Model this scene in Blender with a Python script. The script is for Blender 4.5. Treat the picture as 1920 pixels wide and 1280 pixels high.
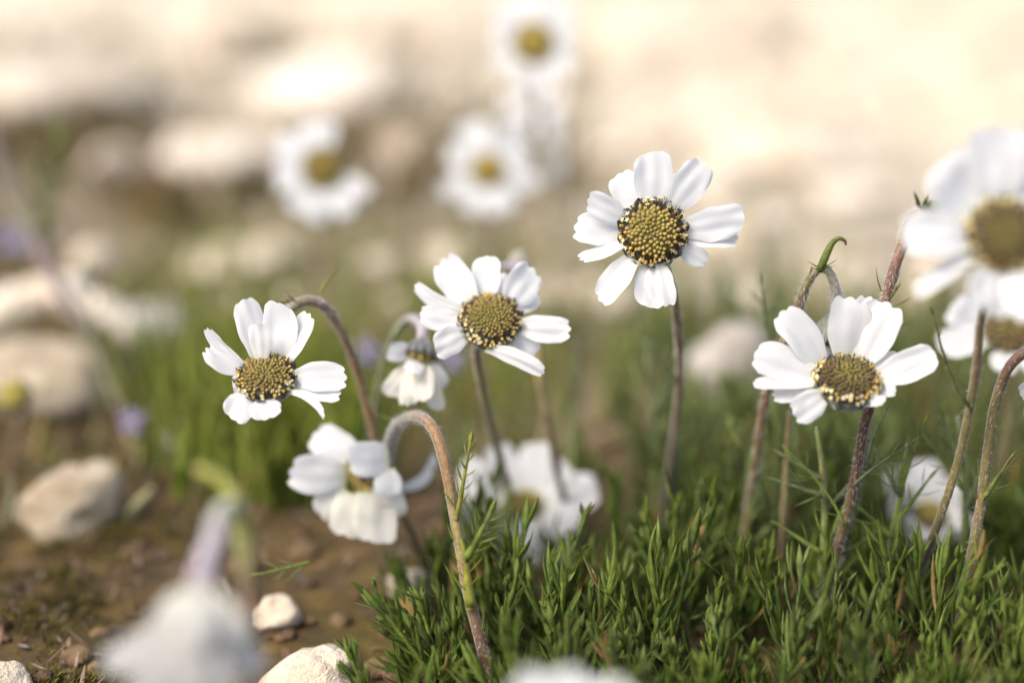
import bpy, math, random
from mathutils import Vector, Matrix, noise
for o in list(bpy.data.objects): bpy.data.objects.remove(o)
S = bpy.context.scene
COL = S.collection
R = math.radians

# ------------------------------------------------------------------ camera, light, exposure
PITCH, CAM_H, LENS, FOCUS = 17.0, 15.5, 60.0, 31.2          # cm and mm
cam = bpy.data.cameras.new('camera'); cam_o = bpy.data.objects.new('camera', cam); COL.objects.link(cam_o)
cam_o.location = (0, 0, CAM_H*.01); cam_o.rotation_euler = (R(90-PITCH), 0, 0)
cam.lens = LENS; cam.sensor_width = 36; cam.clip_start = .01; cam.clip_end = 500
cam.dof.use_dof = True; cam.dof.focus_distance = FOCUS*.01; cam.dof.aperture_fstop = 4.0
S.camera = cam_o
SUN_AZ, SUN_EL = -125.0, 52.0                               # from the left, a little behind the camera
w = bpy.data.worlds.new('World'); S.world = w; w.use_nodes = True
wn = w.node_tree; bg = wn.nodes['Background']
sky = wn.nodes.new('ShaderNodeTexSky'); sky.sky_type = 'NISHITA'; sky.sun_disc = False
sky.sun_elevation = R(SUN_EL); sky.sun_rotation = R(SUN_AZ); sky.air_density = .8; sky.dust_density = 4.0; sky.ozone_density = .6
wn.links.new(sky.outputs[0], bg.inputs[0]); bg.inputs[1].default_value = .15
sl = bpy.data.lights.new('sun', 'SUN'); sl.energy = 1.5; sl.angle = R(32); sl.color = (1, .95, .87)
so = bpy.data.objects.new('sun', sl); COL.objects.link(so)
sd = Vector((math.sin(R(SUN_AZ))*math.cos(R(SUN_EL)), math.cos(R(SUN_AZ))*math.cos(R(SUN_EL)), math.sin(R(SUN_EL))))
so.rotation_euler = sd.to_track_quat('Z', 'Y').to_euler()
S.view_settings.view_transform = 'Standard'; S.view_settings.look = 'None'
S.view_settings.exposure = 1.13; S.view_settings.gamma = 1
S.cycles.use_denoising = True
S.cycles.max_bounces = 8; S.cycles.diffuse_bounces = 4; S.cycles.transmission_bounces = 6

# ------------------------------------------------------------------ frame of reference (cm)
cp, sp = math.cos(R(PITCH)), math.sin(R(PITCH))
F = Vector((0, cp, -sp)); U = Vector((0, sp, cp)); X = Vector((1, 0, 0)); CAMP = Vector((0, 0, CAM_H))
K = LENS/36*1920
def P(px, py, d): return CAMP + d*(F + X*((px-960)/K) - U*((py-640)/K))
def gz(x, y):
    v = Vector((x, y, 0))
    return .55*noise.noise(v*.11) + .3*noise.noise(v*.37+Vector((7, 0, 0))) + .12*noise.noise(v*1.3)
def G(px, py):                                              # the spot of ground seen at a pixel
    r = F + X*((px-960)/K) - U*((py-640)/K)
    t = CAM_H/-r.z
    p = CAMP + r*t
    p.z = gz(p.x, p.y); return p
def depth(p): return (p-CAMP).dot(F)

# ------------------------------------------------------------------ materials
def new_mat(name):
    m = bpy.data.materials.new(name); m.use_nodes = True
    nt = m.node_tree; return m, nt, nt.nodes, nt.links, nt.nodes['Principled BSDF'], nt.nodes['Material Output']
def ramp(nt, stops):
    r = nt.nodes.new('ShaderNodeValToRGB'); e = r.color_ramp.elements
    e[0].position, e[0].color = stops[0][0], (*stops[0][1], 1)
    e[1].position, e[1].color = stops[-1][0], (*stops[-1][1], 1)
    for p, c in stops[1:-1]:
        q = e.new(p); q.color = (*c, 1)
    return r
def tex_noise(nt, scale, detail=4, coord='Object', rough=.55):
    t = nt.nodes.new('ShaderNodeTexCoord'); n = nt.nodes.new('ShaderNodeTexNoise')
    n.inputs['Scale'].default_value = scale; n.inputs['Detail'].default_value = detail; n.inputs['Roughness'].default_value = rough
    nt.links.new(t.outputs[coord], n.inputs['Vector']); return n
def bump(nt, src, strength, dist):
    b = nt.nodes.new('ShaderNodeBump'); b.inputs['Strength'].default_value = strength; b.inputs['Distance'].default_value = dist
    nt.links.new(src, b.inputs['Height']); return b

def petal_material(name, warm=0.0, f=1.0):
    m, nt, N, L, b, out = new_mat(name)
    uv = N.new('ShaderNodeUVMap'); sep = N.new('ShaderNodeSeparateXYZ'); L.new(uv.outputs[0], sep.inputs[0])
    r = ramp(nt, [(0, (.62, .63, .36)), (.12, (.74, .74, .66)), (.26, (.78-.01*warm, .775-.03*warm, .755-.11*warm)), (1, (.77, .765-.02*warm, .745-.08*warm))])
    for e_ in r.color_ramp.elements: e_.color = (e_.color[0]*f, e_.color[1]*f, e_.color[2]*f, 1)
    L.new(sep.outputs[1], r.inputs[0])
    # fine lengthwise veins
    wv = N.new('ShaderNodeTexWave'); wv.inputs['Scale'].default_value = 2.6; wv.inputs['Distortion'].default_value = 1.2; wv.inputs['Detail'].default_value = 1.5
    mp = N.new('ShaderNodeMapping'); mp.inputs['Scale'].default_value = (2.0, .12, 1); L.new(uv.outputs[0], mp.inputs[0]); L.new(mp.outputs[0], wv.inputs['Vector'])
    mix = N.new('ShaderNodeMix'); mix.data_type = 'RGBA'; mix.blend_type = 'MULTIPLY'
    mix.inputs[0].default_value = .05; L.new(r.outputs[0], mix.inputs[6]); L.new(wv.outputs[0], mix.inputs[7])
    L.new(mix.outputs[2], b.inputs['Base Color']); b.inputs['Roughness'].default_value = .55
    b.inputs['Specular IOR Level'].default_value = .25
    bp = bump(nt, wv.outputs[0], .12, .0003); L.new(bp.outputs[0], b.inputs['Normal'])
    tr = N.new('ShaderNodeBsdfTranslucent'); L.new(mix.outputs[2], tr.inputs[0]); L.new(bp.outputs[0], tr.inputs['Normal'])
    ms = N.new('ShaderNodeMixShader'); ms.inputs[0].default_value = .44
    L.new(b.outputs[0], ms.inputs[1]); L.new(tr.outputs[0], ms.inputs[2]); L.new(ms.outputs[0], out.inputs[0]); return m
def plant_material(name, rough=.5, trans=.2, sheen=.25, mott=.35, nscale=900, tmul=(1.5, 1.6, .7), spec=.4):
    m, nt, N, L, b, out = new_mat(name)
    a = N.new('ShaderNodeAttribute'); a.attribute_name = 'tint'
    n = tex_noise(nt, nscale, 3)
    mr = N.new('ShaderNodeMapRange'); mr.inputs[1].default_value = .3; mr.inputs[2].default_value = .7
    mr.inputs[3].default_value = 1-mott; mr.inputs[4].default_value = 1+mott; L.new(n.outputs[0], mr.inputs[0])
    mx = N.new('ShaderNodeVectorMath'); mx.operation = 'SCALE'; L.new(a.outputs['Color'], mx.inputs[0]); L.new(mr.outputs[0], mx.inputs['Scale'])
    L.new(mx.outputs[0], b.inputs['Base Color']); b.inputs['Roughness'].default_value = rough
    b.inputs['Specular IOR Level'].default_value = spec; b.inputs['Sheen Weight'].default_value = sheen; b.inputs['Sheen Roughness'].default_value = .4
    bp = bump(nt, n.outputs[0], .4, .0003); L.new(bp.outputs[0], b.inputs['Normal'])
    if trans:
        tm = N.new('ShaderNodeVectorMath'); tm.operation = 'MULTIPLY'; tm.inputs[1].default_value = tmul; L.new(mx.outputs[0], tm.inputs[0])
        tr = N.new('ShaderNodeBsdfTranslucent'); L.new(tm.outputs[0], tr.inputs[0])
        ms = N.new('ShaderNodeMixShader'); ms.inputs[0].default_value = trans
        L.new(b.outputs[0], ms.inputs[1]); L.new(tr.outputs[0], ms.inputs[2]); L.new(ms.outputs[0], out.inputs[0])
    return m
def stone_material(name, c0, c1, c2):
    m, nt, N, L, b, out = new_mat(name)
    n = tex_noise(nt, 45, 6, rough=.65); r = ramp(nt, [(.22, tuple(k*.42 for k in c0)), (.36, c0), (.5, c1), (.66, c2)]); L.new(n.outputs[0], r.inputs[0])
    L.new(r.outputs[0], b.inputs['Base Color']); b.inputs['Roughness'].default_value = .85
    n2 = tex_noise(nt, 240, 5, rough=.7); bp = bump(nt, n2.outputs[0], .8, .003); L.new(bp.outputs[0], b.inputs['Normal']); return m
def soil_material():
    m, nt, N, L, b, out = new_mat('soil')
    geo = N.new('ShaderNodeNewGeometry'); sep = N.new('ShaderNodeSeparateXYZ'); L.new(geo.outputs['Position'], sep.inputs[0])
    fine = tex_noise(nt, 95, 8, rough=.7)
    soil = ramp(nt, [(.30, (0.022, 0.011, 0.002)), (.50, (0.066, 0.038, 0.007)), (.64, (0.136, 0.082, 0.018)), (.78, (0.227, 0.164, 0.050))]); L.new(fine.outputs[0], soil.inputs[0])
    mo = tex_noise(nt, 22, 5); mor = ramp(nt, [(.47, (0, 0, 0)), (.66, (1, 1, 1))]); L.new(mo.outputs[0], mor.inputs[0])
    mossc = ramp(nt, [(.3, (0.038, 0.026, 0.002)), (.7, (0.111, 0.076, 0.006))]); L.new(fine.outputs[0], mossc.inputs[0])
    m1 = N.new('ShaderNodeMix'); m1.data_type = 'RGBA'; L.new(mor.outputs[0], m1.inputs[0]); L.new(soil.outputs[0], m1.inputs[6]); L.new(mossc.outputs[0], m1.inputs[7])
    # the pale limestone grit that takes over uphill of the flowers, sooner on the right
    big = tex_noise(nt, 9, 4)
    e = N.new('ShaderNodeMath'); e.operation = 'MULTIPLY_ADD'; e.inputs[1].default_value = .9; L.new(sep.outputs[0], e.inputs[0]); L.new(sep.outputs[1], e.inputs[2])
    f = N.new('ShaderNodeMath'); f.operation = 'MULTIPLY_ADD'; f.inputs[1].default_value = .75; L.new(big.outputs[0], f.inputs[0]); L.new(e.outputs[0], f.inputs[2])
    g = N.new('ShaderNodeMapRange'); g.inputs[1].default_value = .76; g.inputs[2].default_value = 1.46; L.new(f.outputs[0], g.inputs[0])
    grit = ramp(nt, [(.28, (.43, .35, .22)), (.5, (.56, .49, .36)), (.72, (.66, .61, .50))]); L.new(fine.outputs[0], grit.inputs[0])
    m2 = N.new('ShaderNodeMix'); m2.data_type = 'RGBA'; L.new(g.outputs[0], m2.inputs[0]); L.new(m1.outputs[2], m2.inputs[6]); L.new(grit.outputs[0], m2.inputs[7])
    L.new(m2.outputs[2], b.inputs['Base Color']); b.inputs['Roughness'].default_value = .95
    bp = bump(nt, fine.outputs[0], .8, .004); L.new(bp.outputs[0], b.inputs['Normal']); return m

M_PETAL = petal_material('white_petal'); M_PETALW = petal_material('cream_petal', 1.0); M_PETALSHADE = petal_material('shaded_petal', .4, .76)  # last one: white petal darkened, shade on the foreground bloom put into its colour
M_LEAF = plant_material('leaf_green', .55, .38, .04, .30, 700, (1.7, 1.6, .4), .2)
M_STEM = plant_material('stem_skin', .6, 0, .5, .30, 1100)
M_HAIR = plant_material('silver_hair', .6, .4, .2, .05, 900, (1, 1, 1))
M_DISC = plant_material('disc_florets', .5, 0, .1, .3, 3000)
M_TINY = plant_material('tiny_petals', .5, .3, .1, .15, 900, (1, 1, 1))
M_SOIL = soil_material()
M_LIME = stone_material('pale_limestone', (.42, .33, .22), (.56, .47, .35), (.68, .60, .49))
M_GREY = stone_material('grey_limestone', (.32, .28, .23), (.45, .41, .36), (.58, .54, .49))
M_TAN = stone_material('tan_stone', (0.209, 0.125, 0.056), (0.361, 0.241, 0.126), (0.513, 0.378, 0.217))
M_WORN = stone_material('weathered_limestone', (.24, .18, .11), (.38, .31, .21), (.52, .45, .34))
M_CRUMB = stone_material('soil_crumb', (0.040, 0.022, 0.008), (0.095, 0.054, 0.021), (0.206, 0.136, 0.058))
M_BRIGHT = stone_material('chalk_stone', (.54, .45, .34), (.68, .60, .49), (.78, .72, .62))

# ------------------------------------------------------------------ builders
class MB:
    def __init__(s): s.v, s.f, s.m, s.c, s.uv = [], [], [], [], []
    def add(s, verts, faces, col=(.5, .5, .5), mi=0, uvs=None):
        o = len(s.v); s.v += verts
        s.c += col if isinstance(col, list) else [col]*len(verts)
        s.uv += uvs if uvs else [(0, 0)]*len(verts)
        s.f += [tuple(i+o for i in q) for q in faces]; s.m += [mi]*len(faces)
    def build(s, name, mats, parent=None, origin=None, smooth=True):
        org = parent_origin(parent) if parent else (origin or Vector((0, 0, 0)))
        me = bpy.data.meshes.new(name)
        me.from_pydata([((v-org)*.01)[:] for v in s.v], [], s.f)
        for m in (mats if isinstance(mats, (list, tuple)) else [mats]): me.materials.append(m)
        me.polygons.foreach_set('material_index', s.m)
        me.polygons.foreach_set('use_smooth', [smooth]*len(s.f))
        a = me.color_attributes.new('tint', 'FLOAT_COLOR', 'POINT')
        a.data.foreach_set('color', [k for c in s.c for k in (c[0], c[1], c[2], 1)])
        u = me.uv_layers.new(name='UVMap'); vi = [0]*len(me.loops); me.loops.foreach_get('vertex_index', vi)
        u.data.foreach_set('uv', [k for i in vi for k in s.uv[i]])
        me.update()
        o = bpy.data.objects.new(name, me); COL.objects.link(o)
        if parent: o.parent = parent
        else: o.location = org*.01
        return o
ORG = {}
def parent_origin(o):
    while o.parent: o = o.parent
    return ORG[o.name]
def thing(name, label, cat, loc, group=None):
    o = bpy.data.objects.new(name, None); COL.objects.link(o); o.empty_display_size = .01
    o.location = loc*.01; ORG[o.name] = loc.copy(); tag(o, label, cat, group); return o
def tag(o, label, cat, group=None, kind=None):
    if label: o['label'] = label
    if cat: o['category'] = cat
    if group: o['group'] = group
    if kind: o['kind'] = kind
    return o
def mixc(a, b, t): return tuple(a[i]*(1-t)+b[i]*t for i in range(3))
def jit(c, rng, k=.2):
    f = 1+rng.uniform(-k, k); return (c[0]*f*(1+rng.uniform(-k, k)*.5), c[1]*f, c[2]*f*(1+rng.uniform(-k, k)*.5))
def spline(pts, n):                                         # Catmull-Rom through points of equal-length tuples
    out = []; q = [pts[0]]+list(pts)+[pts[-1]]
    for i in range(1, len(q)-2):
        for k in range(n):
            t = k/n; a, b, c, d = q[i-1], q[i], q[i+1], q[i+2]
            out.append(tuple(.5*((2*b[j])+(-a[j]+c[j])*t+(2*a[j]-5*b[j]+4*c[j]-d[j])*t*t+(-a[j]+3*b[j]-3*c[j]+d[j])*t**3) for j in range(len(b))))
    out.append(tuple(q[-2])); return out
def frame(t, ref=None):
    ref = ref or (Vector((0, 0, 1)) if abs(t.z) < .9 else Vector((1, 0, 0)))
    a = t.cross(ref).normalized(); return a, a.cross(t).normalized()
def tube(mb, pts, nseg=9, sub=7, hairs=0, hair_mi=1, hair_col=(.62, .58, .55), hair_len=.07, rng=None, lump=.06, flat=1.0, green=False):
    """pts: (Vector, radius, colour)"""
    s = spline([(*p, r, *c) for p, r, c in pts], sub)
    C = [Vector(k[:3]) for k in s]; V, Q, cols, ref = [], [], [], None
    for i, k in enumerate(s):
        t = (C[min(i+1, len(C)-1)]-C[max(i-1, 0)]).normalized()
        if ref is None: a, b = frame(t)
        else: a = (ref-t*ref.dot(t)).normalized(); b = t.cross(a)
        ref = a
        for j in range(nseg):
            th = 2*math.pi*j/nseg; d = a*math.cos(th)+b*math.sin(th)*flat
            rr = k[3]*(1+lump*noise.noise(C[i]*9+d*2)+lump*1.3*noise.noise(C[i]*2.2)); V.append(C[i]+d*rr)
            cols.append(mixc(k[4:7], (k[4]*.6, k[5]*.55, k[6]*.5), max(0, min(1, .4+noise.noise(C[i]*5+d*3)))))
            gm = max(0, min(.42, noise.noise(C[i]*.8+Vector((4, 4, 4)))*1.4)) if green else 0; cols[-1] = mixc(cols[-1], (.19, .20, .055), gm)
    for i in range(len(s)-1):
        for j in range(nseg):
            j2 = (j+1) % nseg; Q.append((i*nseg+j, i*nseg+j2, (i+1)*nseg+j2, (i+1)*nseg+j))
    V.append(C[0]); V.append(C[-1]); cols += [cols[0], cols[-1]]; n = len(V)
    for j in range(nseg):
        j2 = (j+1) % nseg; Q.append((n-2, j2, j)); b0 = (len(s)-1)*nseg; Q.append((n-1, b0+j, b0+j2))
    mb.add(V, Q, [tuple(c) for c in cols])
    rng = rng or random
    for _ in range(hairs):
        u = rng.random()*(len(s)-1); i = int(u); p = C[i].lerp(C[min(i+1, len(C)-1)], u-i); r = s[i][3]
        t = (C[min(i+1, len(C)-1)]-C[max(i-1, 0)]).normalized(); a, b = frame(t); th = rng.random()*6.28
        d = a*math.cos(th)+b*math.sin(th); wd = t.cross(d)*.0048; l = hair_len*rng.uniform(.5, 1.3)
        q = p+d*r*.95; e = q+(d+t*rng.uniform(-.2, .8)+wd.normalized()*rng.uniform(-.4, .4))*l
        mb.add([q-wd, q+wd, e], [(0, 1, 2)], hair_col, hair_mi)
def blade(mb, base, dirv, L, w, rng, col, tipc=None, up=None, bend=.25, thick=.34, n=7, side=None):
    """one narrow pointed leaf with a keeled section"""
    t = dirv.normalized(); a, b = frame(t, up); b = -b if b.dot(up or Vector((0, 0, 1))) < 0 else b
    V, Q, cols = [], [], []; sd_ = rng.uniform(-.12, .12) if side is None else side
    for i in range(n+1):
        v = i/n; c = base+t*L*v+b*(bend*L*v*v)+a*(sd_*L*v*v)
        h = w*.5*(max(.0, (.45+1.3*v-.1) if v < .45 else (1.0-((v-.45)/.55)**1.9)*.935)) if i < n else 0
        h = max(h, .012*w)
        V += [c-a*h, c+b*(-h*thick), c+a*h, c+b*(h*thick*.12)]
        cc = mixc(col, tipc or col, v**2); cols += [cc]*4
    for i in range(n):
        for j in range(4):
            j2 = (j+1) % 4; Q.append((4*i+j, 4*i+j2, 4*i+4+j2, 4*i+4+j))
    mb.add(V, Q, cols)

GREEN, LGREEN, YGREEN, BGREEN = (.060, .110, .009), (.18, .245, .045), (.25, .28, .04), (.17, .21, .10)
BROWN, RBROWN, DBROWN, PURP, GREYV = (.24, .165, .075), (.235, .135, .055), (.115, .062, .032), (.26, .19, .16), (.36, .32, .34)

# ------------------------------------------------------------------ petals, discs, calyces
def petal(root, base, tip, wd, Nn, rng, bow=.06, side=0., roll=0., mat=None, notch=None, taper=.55, curl=.04, groove=.015):
    T = tip-base; L = T.length; t = T/L
    B = t.cross(Nn).normalized(); N = B.cross(t).normalized()
    rm = Matrix.Rotation(roll, 3, t); B = rm @ B; N = rm @ N
    nu, nv = 14, 18; V, Q, uv = [], [], []; nt_ = rng.uniform(.03, .085) if notch is None else notch
    ph = rng.uniform(-.25, .25); sd_ = rng.random()*50; asym = rng.uniform(-.09, .09)
    for i in range(nv+1):
        for j in range(nu+1):
            u = 2*j/nu-1; v = i/nv
            end = 1-.13*abs(u)**3.2-nt_*(1-abs(math.cos(1.5*math.pi*u+ph)))-asym*u
            ve = v*end
            sm = min(1, v/.55); sm = sm*sm*(3-2*sm)
            h = wd*.5*(taper+(1-taper)*sm)*(1-.06*max(0, (v-.72)/.28)**2)
            c = base+T*ve+N*(bow*L*4*ve*(1-ve))+B*(side*L*4*ve*(1-ve))
            z = -curl*h*u*u + groove*wd*math.cos(u*math.pi*2.5+ph)*min(1, v*2)*(1-.3*v)
            z += .10*wd*noise.noise(Vector((u*1.1+sd_, v*1.8, sd_))) * (v*1.6)
            edge = .035*wd*noise.noise(Vector((v*4, sd_, 3 if u > 0 else 9)))*abs(u)
            V.append(c+B*(u*h+edge)+N*z); uv.append((u*.5+.5, v))
    for i in range(nv):
        for j in range(nu):
            a = i*(nu+1)+j; Q.append((a, a+1, a+nu+2, a+nu+1))
    mb = MB(); mb.add(V, Q, (1, 1, 1), 0, uv); return mb.build('petal', mat or M_PETAL, root)

def ico(mb, c, r, col, mi=0, squash=1.0, ax=None, lat=5, lon=7):
    ax = ax or Vector((0, 0, 1)); a, b = frame(ax); V, Q = [], []
    for i in range(lat+1):
        th = math.pi*i/lat
        for j in range(lon):
            ph = 2*math.pi*j/lon
            V.append(c+(a*math.cos(ph)+b*math.sin(ph))*r*math.sin(th)+ax*r*math.cos(th)*squash)
    for i in range(lat):
        for j in range(lon):
            j2 = (j+1) % lon; Q.append((i*lon+j, i*lon+j2, (i+1)*lon+j2, (i+1)*lon+j))
    mb.add(V, Q, col, mi)

def disc(root, C, n, r, rng, dome=.42, budc=(.31, .225, .050), fine=True, ragged=1.0, nb=190):
    a, b = frame(n); mb = MB(); V, Q, cols = [], [], []
    prof = [(0, dome), (.3, dome*.93), (.6, dome*.68), (.85, dome*.32), (1, -.02), (.95, -.25), (.6, -.35)]
    ns = 24
    for k, (q, z) in enumerate(prof):
        for j in range(ns):
            th = 2*math.pi*j/ns; V.append(C+(a*math.cos(th)+b*math.sin(th))*r*max(q, .001)+n*z*r)
            cols.append(tuple(q_*.5 for q_ in budc) if k < 3 else (.035, .026, .012))
    for k in range(len(prof)-1):
        for j in range(ns):
            j2 = (j+1) % ns; Q.append((k*ns+j, k*ns+j2, (k+1)*ns+j2, (k+1)*ns+j))
    mb.add(V, Q, cols); N = nb if fine else 60; GA = 2.39996
    ring = MB()
    for i in range(N):
        q = math.sqrt((i+.6)/N)*rng.uniform(.985, 1.015); th = i*GA+rng.uniform(-.05, .05)/max(q, .2); z = dome*(1-q**2.2)
        rad = a*math.cos(th)+b*math.sin(th); nn = (n*(1-.55*q)+rad*q*.75).normalized(); p = C+rad*r*q+n*z*r
        br = r*.5*math.sqrt(math.pi/N)*(1.12 if q > .25 else .9)
        if q < .76:
            c = jit(mixc((.21, .175, .03), budc, min(1, q*1.7)), rng, .14)
            ico(mb, p+nn*br*rng.uniform(.25, .5), br*rng.uniform(.95, 1.1), c, 0, 1.35, nn)
        elif fine:
            k = rng.random()
            if k < .36*ragged:                              # an open floret: five tiny lobes round a throat
                top = p+nn*br*rng.uniform(1.2, 2.6)
                ico(ring, p+nn*br*.8, br*.55, (.30, .19, .03), 0, 2.2, nn)
                a2, b2 = frame(nn); o = rng.random()*6
                for m in range(5):
                    d = a2*math.cos(o+m*1.257)+b2*math.sin(o+m*1.257); s_ = d.cross(nn)
                    ring.add([top-s_*br*.45, top+s_*br*.45, top+d*br*1.4+nn*br*.45], [(0, 1, 2)], rng.choice([(.78, .70, .42), (.80, .62, .16), (.82, .78, .62)]))
                ico(ring, top, br*.38, (.62, .36, .03), 0, 1, nn, 4, 5)
            elif k < .72:                                   # dark spent stamens
                for m in range(3):
                    d = (nn+Vector((rng.uniform(-.8, .8), rng.uniform(-.8, .8), rng.uniform(-.8, .8)))).normalized()
                    blade(ring, p, d, br*rng.uniform(2, 3.6), br*.8, rng, rng.choice([(.022, .016, .012), (.05, .032, .015), (.012, .010, .012)]), bend=.3, n=3, thick=.8)
            else:
                ico(ring, p+nn*br*.7, br*.85, jit((.42, .28, .06), rng, .25), 0, 1.6, nn)
        else:
            ico(mb, p, br, jit((.16, .11, .03), rng, .3), 0, 1.2, nn)
    d = mb.build('flower_disc', M_DISC, root)
    if fine: ring.build('floret_ring', M_DISC, d)
    return d
def calyx(root, C, n, r, rng, depth_=.95, col=(.15, .16, .11)):
    a, b = frame(n); mb = MB(); V, Q, cols = [], [], []; ns = 20
    prof = [(1.0, -.06), (1.03, -.22), (.92, -.48), (.62, -.75), (.3, -depth_), (.13, -depth_-.08)]
    for q, z in prof:
        for j in range(ns):
            th = 2*math.pi*j/ns; V.append(C+(a*math.cos(th)+b*math.sin(th))*r*q+n*z*r); cols.append(jit(col, rng, .15))
    for k in range(len(prof)-1):
        for j in range(ns):
            j2 = (j+1) % ns; Q.append((k*ns+j, (k+1)*ns+j, (k+1)*ns+j2, k*ns+j2))
    mb.add(V, Q, cols)
    for ringi, (q, z, m) in enumerate([(.62, -.78, 11), (.93, -.48, 14)]):
        for j in range(m):
            th = 6.283*(j+.5*ringi)/m; d = a*math.cos(th)+b*math.sin(th)
            blade(mb, C+d*r*q+n*z*r, (d*(.55-.3*ringi)+n*.8), r*rng.uniform(.55, .7), r*.42, rng, jit(col, rng, .2), (.03, .024, .02), up=d, bend=.05, thick=.2, n=5)
    return mb.build('calyx', M_STEM, root)

TOCAM = -F
def norm(up, right=0., cam_=1.): return (TOCAM*cam_+U*up+X*right).normalized()
def stem_part(root, pts, rng, hairs=0, name='stem', hl=.07):
    mb = MB(); tube(mb, [(p, q*.86, c) for p, q, c in pts], hairs=int(hairs*1.5), rng=rng, hair_len=hl*1.25, green=True)
    if hairs >= 120:
        for _ in range(rng.randint(3, 5)):
            lf = MB()
            i = rng.randint(2, len(pts)-2); p = pts[i][0].lerp(pts[i+1][0], rng.random()); t = (pts[i][0]-pts[i+1][0]).normalized()
            dv = t+X*rng.choice([-1, 1])*rng.uniform(.4, .8)+TOCAM*rng.uniform(-.3, .4)
            blade(lf, p, dv, rng.uniform(.35, .75), .085, rng, (.21, .24, .06), (.20, .15, .06), up=t, bend=rng.uniform(.1, .4), thick=.5); lf.build('stem_leaf', M_LEAF, root)
    return mb.build(name, [M_STEM, M_HAIR], root)
def pinnate(root, base, tip, rng, n=7, ll=.5, w=.07, col=YGREEN, tipc=None, r=.035, bow=.0, name='stem_leaf', start=.12, spread=.75):
    """a feathery leaf: a rachis with narrow lobes along both sides"""
    mb = MB(); T = tip-base; L = T.length; t = T/L; sidev = t.cross(TOCAM).normalized(); cv = TOCAM.cross(sidev)
    def at(v): return base+T*v+sidev*(bow*L*4*v*(1-v))
    tube(mb, [(at(v), r*(1-.65*v), col) for v in (0, .25, .5, .75, 1)], nseg=6, sub=3, hairs=int(60*L), rng=rng, hair_len=.045)
    for i in range(n):
        v = start+(1-start)*i/n; s_ = 1 if i % 2 else -1
        d = t*rng.uniform(.6, 1.0)+sidev*s_*spread*rng.uniform(.7, 1.2)+TOCAM*rng.uniform(-.45, .55)
        c = jit(col, rng, .18)
        blade(mb, at(v), d, ll*(1-.4*v)*rng.uniform(.75, 1.2), w, rng, c, tipc or mixc(c, (.20, .15, .07), .35), up=t, bend=rng.uniform(.0, .3), thick=.5)
    blade(mb, at(.97), t, ll*.6, w, rng, col, up=TOCAM, bend=.1, thick=.5)
    return mb.build(name, [M_LEAF, M_HAIR], root)

def head(root, cx, cy, d, r_px, n, petals, rng, fine=True, dome=.42, cup=.35, mat=None, kk=.88, cal=True, ragged=1.0, nb=190, budc=(.28, .21, .048), nmix=.35, width=1.0):
    """petals: (tip x, tip y, width px [, opts]) as seen; depth follows from the cup of the flower"""
    C = P(cx, cy, d); r = r_px*d/K
    disc(root, C, n, r, rng, dome, budc, fine, ragged, nb)
    if cal: calyx(root, C, n, r, rng)
    for q in petals:
        o = q[3] if len(q) > 3 else {}
        dd = o.get('dd'); dyc = (cy-q[1])*d/K
        if dd is None: dd = cup*dyc+rng.uniform(-.05, .05)
        tip = P(q[0], q[1], d+dd)
        if 'base' in o: bs = P(o['base'][0], o['base'][1], d+o.get('bd', .05))
        else:
            v = tip-C; v = (v-n*v.dot(n)).normalized(); bs = C+v*r*kk-n*r*(.10+.1*o.get('low', 0))
        N = (TOCAM*(1-nmix)+n*nmix).normalized()
        petal(root, bs, tip, q[2]*1.22*width*d/K, N, rng, o.get('bow', rng.uniform(-.01, .07)), o.get('side', rng.uniform(-.03, .03)),
              o.get('roll', rng.uniform(-.28, .28)), o.get('mat', mat), o.get('notch'), o.get('taper', .55), o.get('curl', rng.uniform(-.14, .12)), o.get('groove', rng.uniform(.008, .026)))
    return C, r
def back(C, r, n, k=1.0): return C-n*r*k

GRP = 'white daisies on the stony ground'
def daisy(label, base): return thing('daisy', label, 'daisy', base, GRP)
def px_stem(pts, rad=.1, col=BROWN): return [(P(x, y, d), (q[0] if q else rad), (q[1] if len(q) > 1 else col)) for x, y, d, *q in pts]

# ------------------------------------------------------------------ the ground
def build_ground():
    xs = []; x = 0; st = .35
    while x < 3500:
        xs.append(x); x += st; st *= 1.022 if x < 80 else 1.09
    xs = [-q for q in xs[:0:-1]]+xs
    ys = []; y = 5; st = .35
    while y < 9000:
        ys.append(y); y += st; st *= 1.006 if y < 120 else 1.09
    ys = [-4000, -800, -200, -60, -20, -5, 0]+ys
    V = [Vector((a, b, gz(a, b)+(.08*noise.noise(Vector((a*3, b*3, 1))) if abs(a) < 60 and 0 < b < 90 else 0))) for b in ys for a in xs]; n = len(xs)
    Q = [(j*n+i, j*n+i+1, (j+1)*n+i+1, (j+1)*n+i) for j in range(len(ys)-1) for i in range(n-1)]
    mb = MB(); mb.add(V, Q); o = mb.build('ground', M_SOIL); o['kind'] = 'structure'
build_ground()

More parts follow.
